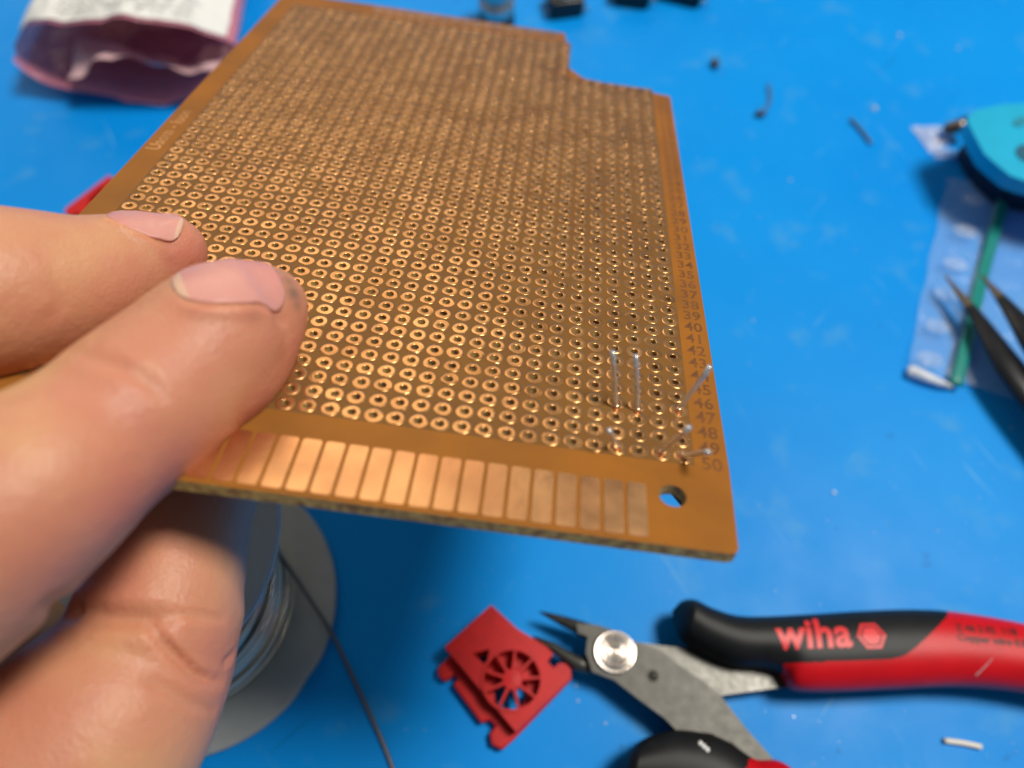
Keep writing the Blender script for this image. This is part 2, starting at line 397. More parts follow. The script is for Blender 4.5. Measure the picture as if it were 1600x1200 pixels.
# ------------------------------------------------------------------ the hand
def build_hand():
    bm = bmesh.new()
    def chain(P_, flat=1.0, fdir=None):
        pts = catmull([(*at_depth(x, y, z), r*0.1) for x, y, z, r in P_], 8)
        seg = 28; n = len(pts)
        cen = [Vector(p[:3]) for p in pts]; rad = [p[3] for p in pts]
        def caps(i, s):
            t = (cen[min(i+1, n-1)]-cen[max(i-1, 0)]).normalized()*s
            return [(cen[i]+t*rad[i]*math.sin(a), rad[i]*math.cos(a)) for a in (0.35, .7, 1.05, 1.3, 1.5)]
        seq = caps(0, -1)[::-1] + list(zip(cen, rad)) + caps(n-1, 1)
        P2 = [q[0] for q in seq]; R2 = [q[1] for q in seq]
        fd = fdir
        rings = []; up = None
        for i, p in enumerate(P2):
            t = (P2[min(i+1, len(P2)-1)]-P2[max(i-1, 0)]).normalized()
            if up is None: up = (fd - t*fd.dot(t)).normalized() if fd is not None else t.orthogonal().normalized()
            else: up = (up - t*up.dot(t)).normalized()
            s = t.cross(up)
            rings.append([bm.verts.new(p + (up*math.cos(a)*flat + s*math.sin(a))*R2[i]) for a in [2*math.pi*k/seg for k in range(seg)]])
        for a, b in zip(rings[:-1], rings[1:]):
            for k in range(seg): bm.faces.new((a[k], a[(k+1) % seg], b[(k+1) % seg], b[k]))
        bm.faces.new(rings[0][::-1]); bm.faces.new(rings[-1])
    # index finger
    chain([(264, 394, 105, 4.9), (237, 402, 104, 6.1), (190, 420, 102, 7.3), (130, 440, 99, 8.5), (60, 451, 96, 9.6), (-20, 458, 93, 10.4), (-120, 466, 91, 10.8),
           (-230, 470, 89, 11.0), (-420, 560, 86, 12.5)], 0.97, cdir(0, -.85, -.5))
    # thumb
    chain([(406, 484, 95, 5.7), (380, 493, 94, 7.1), (338, 524, 91.5, 8.4), (285, 578, 89.5, 9.1), (215, 637, 86, 9.4), (140, 696, 82.5, 9.2), (50, 762, 78, 10.2), (-70, 838, 76, 12.0),
           (-240, 960, 75, 12.8), (-420, 1060, 75, 14.5)], 0.95, cdir(-.55, -.7, -.45))
    chain([(296, 600, 89.5, 7.6), (336, 580, 91.5, 7.3), (372, 548, 93.8, 6.8), (399, 512, 95.2, 6.0)], 0.95, cdir(-.55, -.7, -.45))   # pulp of the thumb tip
    # middle finger under the board: two phalanges
    chain([(345, 640, 116, 7.0), (322, 720, 110, 8.0), (287, 810, 103.5, 8.4), (262, 900, 99, 9.2), (240, 985, 96.5, 9.9)], 0.95, cdir(0, 0, 1))
    chain([(262, 960, 98, 9.0), (225, 1035, 96, 10.6), (165, 1120, 93, 12.4), (80, 1220, 90, 13.2), (-60, 1340, 86, 14), (-260, 1400, 84, 15)], 0.95, cdir(0, 0, 1))
    # ring and little fingers curled below, out of sight
    chain([(20, 1010, 118, 8.2), (-90, 1090, 116, 8.6), (-190, 1180, 110, 9.2), (-300, 1270, 98, 10)])
    chain([(-150, 960, 122, 7.0), (-240, 1050, 120, 7.4), (-330, 1140, 112, 8.2), (-400, 1220, 100, 9)])
    # palm and wrist
    chain([(-250, 600, 95, 12), (-330, 760, 92, 15), (-400, 940, 90, 17), (-460, 1150, 88, 18)])
    chain([(-300, 1350, 86, 16), (-420, 1150, 84, 20), (-560, 1300, 80, 22), (-800, 1700, 78, 23), (-1150, 2150, 76, 25)], 0.8, cdir(0, 0, 1))
    chain([(-250, 1000, 86, 14), (-420, 1100, 86, 20), (-560, 1300, 82, 22)])
    me = bpy.data.meshes.new('h'); bm.to_mesh(me); bm.free()
    o = bpy.data.objects.new('h', me); COL.objects.link(o)
    r = o.modifiers.new('r', 'REMESH'); r.mode = 'VOXEL'; r.voxel_size = 0.055
    s = o.modifiers.new('s', 'SMOOTH'); s.factor = 0.6; s.iterations = 22
    me2 = bpy.data.meshes.new_from_object(o.evaluated_get(bpy.context.evaluated_depsgraph_get()))
    bpy.data.objects.remove(o)
    n = len(me2.vertices); co = np.empty(n*3); me2.vertices.foreach_get('co', co); co = co.reshape(-1, 3)
    def normals():
        me2.update(); no = np.empty(n*3); me2.vertex_normals.foreach_get('vector', no); return no.reshape(-1, 3)
    no = normals()
    camp = Vector((0, 0, CAM_H))
    def bvh(): return BVHTree.FromPolygons([tuple(c) for c in co], [tuple(p.vertices) for p in me2.polygons])
    tree = bvh()
    def hit(px, py):
        d = (at_depth(px, py, 100)-camp).normalized(); h = tree.ray_cast(camp, d); return h[0]
    def groove(pix, depth, width, fade=True):
        pts = [hit(*q) for q in pix]; pts = [p for p in pts if p is not None]
        if len(pts) < 2: return
        pl = catmull([tuple(p) for p in pts], 6); m = len(pl)
        best = np.full(n, 1e9); w = np.zeros(n)
        for i in range(m-1):
            a = np.array(pl[i]); b = np.array(pl[i+1]); ab = b-a; L2 = ab@ab+1e-12
            t = np.clip(((co-a)@ab)/L2, 0, 1); d = np.linalg.norm(co-(a+t[:, None]*ab), axis=1)
            s = (i+t)/(m-1); ff = np.sin(np.pi*np.clip(s*0.9+.05, 0, 1))**0.6 if fade else 1
            u = d < best; best[u] = d[u]; w[u] = (ff*np.ones(n))[u]
        g = np.exp(-(best/width)**2) - 0.16*np.exp(-((best-width*2.0)/width)**2)
        co[:] -= no*(depth*w*g)[:, None]
    # flexion creases of the bent middle finger, the fold, thumb knuckle lines
    groove([(386, 966), (350, 966), (310, 962), (275, 958)], .07, .04)
    groove([(368, 1052), (345, 1066), (310, 1055), (270, 1020), (235, 980)], .12, .05)
    groove([(386, 1010), (365, 1022), (350, 1035)], .06, .045)
    groove([(335, 1110), (300, 1098), (260, 1075), (225, 1060)], .06, .05)
    groove([(80, 940), (115, 953), (160, 962), (215, 966), (260, 966)], .14, .11)
    groove([(110, 545), (150, 560), (200, 580), (235, 600), (250, 620)], .035, .07)
    groove([(140, 530), (185, 562), (225, 585), (262, 625)], .015, .05)
    groove([(60, 505), (85, 490), (92, 465), (80, 430)], .015, .08)
    return me2, co, no, n, hit
me2, co, no, nv, hit = build_hand()
def make_nail(axis_pt, d, nn, Lh, Wh, name, tree_co):
    """axis_pt near the finger axis, d along the nail, nn out of the nail"""
    d = d.normalized(); nn = (nn - d*nn.dot(d)).normalized(); w = nn.cross(d)
    tree = BVHTree.FromPolygons([tuple(c) for c in co], [tuple(p.vertices) for p in me2.polygons])
    NU, NV_ = 26, 22; V, Fc = [], []; 
    for i in range(NU+1):
        for j in range(NV_+1):
            u = -1+2*i/NU; v = -1+2*j/NV_
            e = max(0, 1-abs(u)**2.1)**(1/2.1); vv = v*(0.10+0.90*e)
            p = axis_pt + d*u*Lh + w*vv*Wh
            h = tree.ray_cast(p + nn*2.0, -nn)[0]
            q = h if h is not None else p
            s = (q-axis_pt).dot(nn)
            V.append((u, vv, s))
    S = np.array([x[2] for x in V]).reshape(NU+1, NV_+1)
    # smooth height: arch across, nearly straight along
    smax = S[NU//2-3:NU//2+4, NV_//2].mean()
    out = []
    k = 0
    for i in range(NU+1):
        for j in range(NV_+1):
            u, vv, s = V[k]; k += 1
            s2 = smax + 0.02 - 0.42*Wh*(1-math.sqrt(max(0, 1-(0.82*vv)**2)))*1.6 - 0.05*Lh*u*u - 0.06*u*Lh
            z = max(min(s2, s+0.035), s+0.012)
            if u > 0.15: z = max(z, min(s2 - 0.05*(1-u), s + 0.055))
            out.append(axis_pt + d*u*Lh + w*vv*Wh + nn*z)
    for i in range(NU):
        for j in range(NV_):
            a = i*(NV_+1)+j; Fc.append((a, a+NV_+1, a+NV_+2, a+1))
    o = obj(name, (out, Fc), m_nail, hand)
    o.data.materials.append(m_nail_rim)
    for i in range(NU):
        for j in range(NV_):
            if (i >= NU-2 if Wh < .45 else i < 3): o.data.polygons[i*NV_+j].material_index = 1
    sm = o.modifiers.new('sm', 'SMOOTH'); sm.iterations = 3
    so = o.modifiers.new('so', 'SOLIDIFY'); so.thickness = 0.035; so.offset = -1
    # skin fold around the nail: raise a rim, sink the bed
    A = np.array(axis_pt); rel = co-A; U = rel@np.array(d)/Lh; W = rel@np.array(w)/Wh; Nn = rel@np.array(nn)
    rad = np.sqrt(np.abs(U)**2.6 + np.abs(W)**2.6 + 1e-9)**(2/2.6)
    msk = (Nn > 0) * np.clip((0.95-np.abs(U+.05))/.3, 0, 1)
    rim = np.exp(-((rad-1.16)/0.11)**2)*0.065 - np.exp(-((rad-1.0)/0.06)**2)*0.03
    co[:] += np.array(nn)[None]*(rim*msk)[:, None]
def attr_mats():
    # skin: warm, blotchy, with fine bump
    m = bpy.data.materials.new('skin'); m.use_nodes = True; nt = m.node_tree; N = nt.nodes; L = nt.links
    b = N['Principled BSDF']; tc = N.new('ShaderNodeTexCoord')
    def nz(scale, detail, lo, hi):
        n = N.new('ShaderNodeTexNoise'); n.inputs['Scale'].default_value = scale; n.inputs['Detail'].default_value = detail
        L.new(tc.outputs['Object'], n.inputs['Vector'])
        r = N.new('ShaderNodeMapRange'); r.inputs['From Min'].default_value = lo; r.inputs['From Max'].default_value = hi
        L.new(n.outputs['Fac'], r.inputs['Value']); return r.outputs[0]
    def mix(f, a, c):
        mx = N.new('ShaderNodeMix'); mx.data_type = 'RGBA'; L.new(f, mx.inputs[0])
        for s, v in ((6, a), (7, c)):
            if isinstance(v, tuple): mx.inputs[s].default_value = (*v, 1)
            else: L.new(v, mx.inputs[s])
        return mx.outputs[2]
    c = mix(nz(0.8, 3, .38, .62), (0.64, 0.355, 0.178), (0.58, 0.25, 0.148))
    at = N.new('ShaderNodeAttribute'); at.attribute_name = 'flush_and_bounce'
    c = mix(at.outputs['Fac'], c, (0.56, 0.18, 0.12))
    at2 = N.new('ShaderNodeAttribute'); at2.attribute_name = 'grime'
    c = mix(at2.outputs['Fac'], c, (0.16, 0.10, 0.07))
    L.new(c, b.inputs['Base Color'])
    b.inputs['Roughness'].default_value = 0.46; b.inputs['Specular IOR Level'].default_value = 0.4
    b.inputs['Subsurface Weight'].default_value = 0.55; b.inputs['Subsurface Radius'].default_value = (1.0, 0.34, 0.16)
    b.inputs['Subsurface Scale'].default_value = 0.16
    n1 = N.new('ShaderNodeTexVoronoi'); n1.inputs['Scale'].default_value = 26; L.new(tc.outputs['Object'], n1.inputs['Vector'])
    n2 = N.new('ShaderNodeTexNoise'); n2.inputs['Scale'].default_value = 7; n2.inputs['Detail'].default_value = 6; L.new(tc.outputs['Object'], n2.inputs['Vector'])
    ad = N.new('ShaderNodeMath'); ad.operation = 'MULTIPLY_ADD'; ad.inputs[1].default_value = 0.35
    L.new(n1.outputs['Distance'], ad.inputs[0]); L.new(n2.outputs['Fac'], ad.inputs[2])
    bp = N.new('ShaderNodeBump'); bp.inputs['Strength'].default_value = 0.6; bp.inputs['Distance'].default_value = 0.022
    L.new(ad.outputs[0], bp.inputs['Height']); L.new(bp.outputs[0], b.inputs['Normal'])
    return m
m_skin = attr_mats()
m_nail = mat('fingernail', (0.73, 0.32, 0.27), 0.36, color2=(0.68, 0.27, 0.23), noise_scale=1.2, sss=0.4, spec=.35)
m_nail_rim = mat('fingernail_edge', (0.74, 0.43, 0.31), 0.4, sss=0.3, spec=.3)
hand = bpy.data.objects.new('hand', me2)
COL.objects.link(hand)
me2.materials.append(m_skin)
tag(hand, 'bare left hand holding the circuit board at its left edge', 'hand')
make_nail(at_depth(386, 492, 93.6), cdir(.88, -.45, .22), cdir(-.20, -.50, -.84), 0.53, 0.49, 'fingernail', co)
make_nail(at_depth(238, 402, 104.0), cdir(.96, .05, .12), cdir(.08, -.80, -.58), 0.43, 0.37, 'fingernail', co)
me2.vertices.foreach_set('co', co.ravel()); me2.update()
me2.polygons.foreach_set('use_smooth', [True]*len(me2.polygons))
fl = np.zeros(nv)  # skin flush; under the thumb, colour also offsets the mat's blue bounce light
for (px, py, z, r, s) in ((300, 420, 104, 5.5, .8), (420, 560, 95, 8, .9), (60, 440, 96, 7, .5), (330, 760, 103, 9, .8), (330, 1040, 92, 9, .7), (100, 900, 90, 8, .8), (290, 730, 82, 7, .9), (200, 800, 76, 7, .9), (400, 640, 90, 5, .8), (90, 890, 72, 8, .8), (200, 480, 100, 7, .6)):
    c = np.array(at_depth(px, py, z)); fl = np.maximum(fl, s*np.exp(-(np.linalg.norm(co-c, axis=1)/(r*0.13))**2))
a = me2.attributes.new('flush_and_bounce', 'FLOAT', 'POINT'); a.data.foreach_set('value', fl)

gm = np.zeros(nv)
for (px, py, r, s_) in ((459, 458, .85, .8), (452, 440, .8, .55), (464, 476, .6, .5), (440, 425, .6, .35), (395, 492, .7, .25)):
    c = hit(px, py)
    if c is None: continue
    c = np.array(c); gm = np.maximum(gm, s_*np.exp(-(np.linalg.norm(co-c, axis=1)/(r*0.13))**2))
a = me2.attributes.new('grime', 'FLOAT', 'POINT'); a.data.foreach_set('value', gm)

# ------------------------------------------------------------------ side cutters
def plan(pix, h): return [tuple(on_desk(x, y, h)[:2]) for x, y in pix]
m_steel = mat('grey_steel', (0.066, 0.064, 0.056), 0.45, 0.6, noise_amt=0.10, noise_scale=2.5, rough_var=0.03, bump=0.03, bump_scale=12)
m_steel_l = mat('ground_steel', (0.095, 0.093, 0.084), 0.40, 0.8, noise_amt=0.15, noise_scale=3.5, rough_var=0.05, bump=0.06, bump_scale=18)
m_black = mat('black_rubber', (0.010, 0.011, 0.012), 0.48, spec=.28, noise_amt=0.3, bump=0.25, bump_scale=26, bump_dist=0.008)
m_red = mat('red_grip', (0.58, 0.004, 0.010), 0.42, spec=.3, noise_amt=0.12, noise_scale=2, bump=0.1, bump_scale=20)
m_redlogo = mat('red_lettering', (0.72, 0.03, 0.035), 0.45)
m_ink = mat('black_ink', (0.04, 0.006, 0.008), 0.5)
pl = thing('side_cutters', on_desk(963, 1018, 0), 'side cutters with black and red grips lying open on the mat', 'pliers')
# lower lever (to the upper handle)
bm = bmesh.new()
prism(bm, plan([(917, 1022), (950, 1005), (1000, 1005), (1045, 1011), (1086, 1012), (1116, 1029), (1165, 1041), (1210, 1040), (1262, 1052), (1262, 1072), (1236, 1073), (1202, 1077), (1120, 1088), (1060, 1080), (1000, 1065), (950, 1060), (917, 1052)], .45), .22, .50)
bevel(bm, .035, 2); sharp(obj('lever', bm, m_steel_l, pl, origin='w'))
bm = bmesh.new()
prism(bm, plan([(900, 975), (932, 977), (959, 986), (985, 1001), (1015, 1010), (1037, 1020), (1064, 1042), (1097, 1064), (1124, 1086), (1165, 1139), (1225, 1206), (1180, 1206), (1146, 1163), (1109, 1146), (1056, 1141), (1037, 1122), (1000, 1095), (959, 1063), (925, 1050), (915, 1020), (918, 995), (903, 990)], .75), .505, .80)
bevel(bm, .04, 2); sharp(obj('lever', bm, m_steel, pl, origin='w'))
def jaw(outline_a, outline_b, z0, z1, name='jaw'):
    """pointed tapering jaw: cross-sections between two edges, rounded on top"""
    bm = bmesh.new(); rings = []
    n = len(outline_a)
    for i, (pa, pb) in enumerate(zip(outline_a, outline_b)):
        a = on_desk(*pa, .6); b = on_desk(*pb, .6); t = i/(n-1)
        zc = z0 + (z1-z0)*0.5; hh = (z1-z0)*0.5*(0.25+0.75*t)
        rg = []
        for k in range(12):
            ang = 2*math.pi*k/12; u = .5-.5*math.cos(ang)
            p = a.lerp(b, u); rg.append(bm.verts.new((p.x, p.y, zc + hh*math.copysign(abs(math.sin(ang))**0.7, math.sin(ang)))))
        rings.append(rg)
    for a, b in zip(rings[:-1], rings[1:]):
        for k in range(12): bm.faces.new((a[k], a[(k+1) % 12], b[(k+1) % 12], b[k]))
    bm.faces.new(rings[0][::-1]); bm.faces.new(rings[-1]); bmesh.ops.recalc_face_normals(bm, faces=bm.faces)
    return obj(name, bm, m_steel_l, pl, origin='w')
jaw([(843, 955), (858, 957), (876, 961), (895, 966), (915, 972), (945, 982)], [(844, 957), (858, 966), (876, 977), (893, 986), (908, 994), (930, 1010)], .35, .80)
jaw([(832, 991), (848, 995), (868, 1002), (888, 1014), (905, 1022), (940, 1025)], [(833, 994), (848, 1007), (866, 1020), (885, 1037), (905, 1050), (940, 1058)], .25, .66)
rc = on_desk(961, 1018, .88); bm = bmesh.new()
prof = [(0.0, .06)]; 
for k in range(1, 26):
    r = 0.40*k/25; prof.append((r, .06 + 0.018*math.cos(k*math.pi*0.235) - (0.0 if k < 24 else .02)))
prof += [(.415, .02), (.415, -.15)]
prof[0] = (0.002, .06)
rg = lathe(bm, prof, (rc.x, rc.y, .83)); bm.faces.new(rg[0][::-1])
bmesh.ops.recalc_face_normals(bm, faces=bm.faces)
m_rivet = mat('turned_steel', (0.75, 0.66, 0.58), 0.2, 1.0); obj('pivot_screw', bm, m_rivet, pl, origin='w')
rc = on_desk(1021, 1056, .8); bm = bmesh.new(); rg = lathe(bm, [(.002, .045), (.05, .04), (.085, .0), (.10, -.01), (.12, .008), (.125, -.05)], (rc.x, rc.y, .805), 24); bm.faces.new(rg[0][::-1])
bmesh.ops.recalc_face_normals(bm, faces=bm.faces); obj('rivet', bm, m_steel, pl, origin='w')

def grip(upper, lower, h, zb, zt, red_test, n=260, seg=56, power=0.62):
    """rounded grip between two outlines given by photo pixels; split into a black and a red shell"""
    up = [on_desk(x, y, h) for x, y in upper]; lo = [on_desk(x, y, h) for x, y in lower]
    def res(Pn, n):
        c = catmull([tuple(p) for p in Pn], 12); L = [0]
        for a, b in zip(c[:-1], c[1:]): L.append(L[-1]+np.linalg.norm(b-a))
        L = np.array(L)/L[-1]; c = np.array(c); t = np.linspace(0, 1, n)
        return np.stack([np.interp(t, L, c[:, k]) for k in range(3)], 1)
    A, B = res(up, n), res(lo, n); bmb, bmr = bmesh.new(), bmesh.new(); V = []
    for i in range(n):
        t = i/(n-1); e = min(1, (t/0.05))**0.5 if t < .05 else 1
        e = max(e, .08); row = []
        wdt = np.linalg.norm(A[i]-B[i]); hh = min(0.5*(zt-zb), 0.75*wdt)*e; zc = zb + 0.5*(zt-zb)
        for k in range(seg):
            ex_ = 2.3; half = seg//2
            q_ = (k if k < half else k-half)/half; c0 = math.cos(math.pi*q_)*.35 + (1-2*q_)*.65
            cx = c0 if k < half else -c0; sx = (1-abs(cx)**ex_)**(1/ex_)*(1 if k < half else -1)
            p = A[i]*(.5+.5*cx)+B[i]*(.5-.5*cx); row.append((p[0], p[1], zc + hh*sx*(1 if sx > 0 else .8)))
        V.append(row)
    F0, F1 = [], []; flat = [tuple(p) for r in V for p in r]
    for i in range(n-1):
        for k in range(seg):
            f = (i*seg+k, (i+1)*seg+k, (i+1)*seg+(k+1) % seg, i*seg+(k+1) % seg)
            c = np.mean([flat[q] for q in f], 0)
            (F1 if red_test(c) else F0).append(f)
    F0.append(tuple(range(seg))); 
    (F1 if red_test(np.array(flat[-1])) else F0).append(tuple((n-1)*seg+k for k in range(seg))[::-1])
    def comp(Fs):
        idx = {}; vs = []; fs = []
        for f in Fs:
            g = []
            for q in f:
                if q not in idx: idx[q] = len(vs); vs.append(Vector(flat[q]))
                g.append(idx[q])
            fs.append(tuple(g))
        return vs, fs
    return comp(F0), comp(F1), flat
def w2px(p):
    y_, z_ = p[1], p[2]-CAM_H
    zc = y_*CP - z_*SP; yc = -y_*SP - z_*CP
    return 800+FPX*p[0]/zc, 600+FPX*yc/zc
def inside(pt, poly):
    x, y = pt; c = False; n = len(poly)
    for i in range(n):
        (x1, y1), (x2, y2) = poly[i], poly[(i+1) % n]
        if (y1 > y) != (y2 > y) and x < (x2-x1)*(y-y1)/(y2-y1)+x1: c = not c
    return c
HH = 0.85
red_zone = plan([(1226, 1036), (1260, 1037), (1340, 1033), (1385, 1032), (1408, 1027), (1428, 1012), (1462, 980), (1480, 963), (1495, 940), (2000, 900), (2000, 1400), (1256, 1400), (1250, 1090)], 1.2)
rt = lambda c: inside((c[0], c[1]), red_zone)
b_, r_, flat = grip([(1052, 952), (1066, 938), (1085, 938), (1110, 950), (1150, 962), (1200, 963), (1270, 959), (1350, 954), (1430, 952), (1500, 957), (1600, 975), (1700, 1005), (1790, 1050)],
                    [(1052, 966), (1060, 985), (1075, 1003), (1105, 1022), (1150, 1040), (1195, 1044), (1222, 1052), (1243, 1076), (1300, 1080), (1400, 1076), (1500, 1072), (1600, 1080), (1750, 1110)], HH, .12, 1.35, rt, n=680, seg=150)
gb = obj('black_grip', b_, m_black, pl, origin='w'); gr = obj('red_grip', r_, m_red, pl, origin='w')
gtree = BVHTree.FromPolygons(*[[v for v in b_[0]] + [v for v in r_[0]], [f for f in b_[1]] + [tuple(q+len(b_[0]) for q in f) for f in r_[1]]])
def drape(name, vf, o, xdir, m, parent, lift=0.012):
    v, f = vf; xd = xdir.normalized(); yd = Vector((-xd.y, xd.x, 0)); out = []
    for p in v:
        q = o + xd*p.x + yd*p.y; h = gtree.ray_cast(Vector((q.x, q.y, 5)), Vector((0, 0, -1)))[0]
        out.append(Vector((q.x, q.y, (h.z if h else q.z)+lift)))
    return obj(name, (out, f), m, parent, smooth=False, origin=None)
def finer(v, f, d):
    b = bmesh.new(); vs = [b.verts.new(p) for p in v]
    for q in f:
        try: b.faces.new([vs[i] for i in q])
        except ValueError: pass
    bmesh.ops.triangulate(b, faces=b.faces)
    for _ in range(3):
        es = [e for e in b.edges if e.calc_length() > d]
        if not es: break
        bmesh.ops.subdivide_edges(b, edges=es, cuts=1); bmesh.ops.triangulate(b, faces=b.faces)
    b.verts.index_update(); r = [p.co.copy() for p in b.verts], [tuple(q.index for q in g.verts) for g in b.faces]; b.free(); return r
def place(name, s, px0, px1, m, par, size, bold, shear, spacing, sy=1.0):
    a = on_desk(*px0, 1.3); b = on_desk(*px1, 1.3)
    v, f = text_geo(s, size, bold, shear, spacing); v, f = finer(v, f, 0.12); w = max(p.x for p in v); k = (b-a).length/w
    v = [Vector((p.x*k, p.y*k*sy, 0)) for p in v]
    o = drape(name, (v, f), a, b-a, m, par)
    o.data.transform(Matrix.Translation(-pl.location)); return o
place('lettering', 'wiha', (1214, 1014), (1332, 1010), m_redlogo, gb, 1.0, 0.030, 0.12, 1.04, 1.05)
place('lettering', '118', (1565, 991), (1590, 993), m_ink, gr, 1.0, 0.02, 0.0, 1.0, 1.0)
place('lettering', 'Z 46 2 02', (1494, 985), (1556, 990), m_ink, gr, 1.0, 0.02, 0.0, 1.0, 1.0)
place('lettering', 'Copper wire 0.8', (1495, 1001), (1604, 1012), m_ink, gr, 1.0, 0.02, 0.0, 1.0, 1.0)
# hexagon emblem with an inner block
hx = on_desk(1360, 994, 1.3); xd = (on_desk(1400, 993, 1.3)-on_desk(1320, 995, 1.3)).normalized()
vs, fs = [Vector((0, 0, 0))], []
for ring_r in (0.10, 0.19, 0.22, 0.285):
    for k in range(6): vs.append(Vector((ring_r*math.cos(k*math.pi/3), ring_r*math.sin(k*math.pi/3)*.98, 0)))
for k in range(6): fs.append((0, 1+k, 1+(k+1) % 6))
for k in range(6): fs.append((1+k, 7+k, 7+(k+1) % 6, 1+(k+1) % 6))
emb = drape('hexagon_emblem', (vs, fs), hx, xd, m_redlogo, gb, 0.012); emb.data.transform(Matrix.Translation(-pl.location))
fs2 = [(13+k, 19+k, 19+(k+1) % 6, 13+(k+1) % 6) for k in range(6)]
emb2 = drape('emblem_outline', (vs, fs2), hx, xd, m_redlogo, emb, 0.014); emb2.data.transform(Matrix.Translation(-pl.location))
# nick in the red grip
bm = bmesh.new(); 
for q in range(9):
    a = on_desk(1531+q*2.2, 1052-q*2.7, 1.3); h = gtree.ray_cast(Vector((a.x, a.y, 5)), Vector((0, 0, -1)))[0]
    z = h.z if h else 1.3
    bmesh.ops.create_icosphere(bm, subdivisions=2, radius=1.0, matrix=Matrix.Translation((a.x, a.y, z)) @ Matrix.Rotation(0.9, 4, 'Z') @ Matrix.Diagonal((.040, .022-.0015*q, .010, 1)))
obj('scuff', bm, mat('scuffed_plastic', (0.42, 0.25, 0.28), .6), gr, origin='w')
# lower handle, only its head is in the picture
red2 = plan([(1168, 1186), (1185, 1182), (1235, 1188), (1500, 1300), (1300, 1700), (1000, 1500), (1155, 1215)], 1.0)
rt2 = lambda c: inside((c[0], c[1]), red2)
b2, r2, _ = grip([(968, 1190), (990, 1165), (1020, 1148), (1060, 1139), (1105, 1145), (1140, 1158), (1180, 1184), (1235, 1196), (1330, 1300), (1420, 1420)],
                 [(962, 1205), (975, 1225), (1000, 1240), (1040, 1250), (1080, 1262), (1120, 1290), (1160, 1330), (1200, 1370), (1260, 1430), (1330, 1520)], HH, .12, 1.30, rt2, n=180)
g2 = obj('black_grip', b2, m_black, pl, origin='w'); obj('red_grip', r2, m_red, pl, origin='w')
bm = bmesh.new()
h0 = on_desk(1101, 1165, 1.32)
tree2 = BVHTree.FromPolygons(b2[0], b2[1])
for q in range(3):
    a = on_desk(1096+q*5, 1161+q*5, 1.3); h = tree2.ray_cast(Vector((a.x, a.y, 5)), Vector((0, 0, -1)))[0]
    bmesh.ops.create_icosphere(bm, subdivisions=2, radius=1.0, matrix=Matrix.Translation((a.x, a.y, (h.z if h else 1.25)+.01)) @ Matrix.Diagonal((.045, .05, .03, 1)))
obj('white_crumb', bm, mat('white_crumb', (0.8, 0.8, 0.78), .4), g2, origin='w')

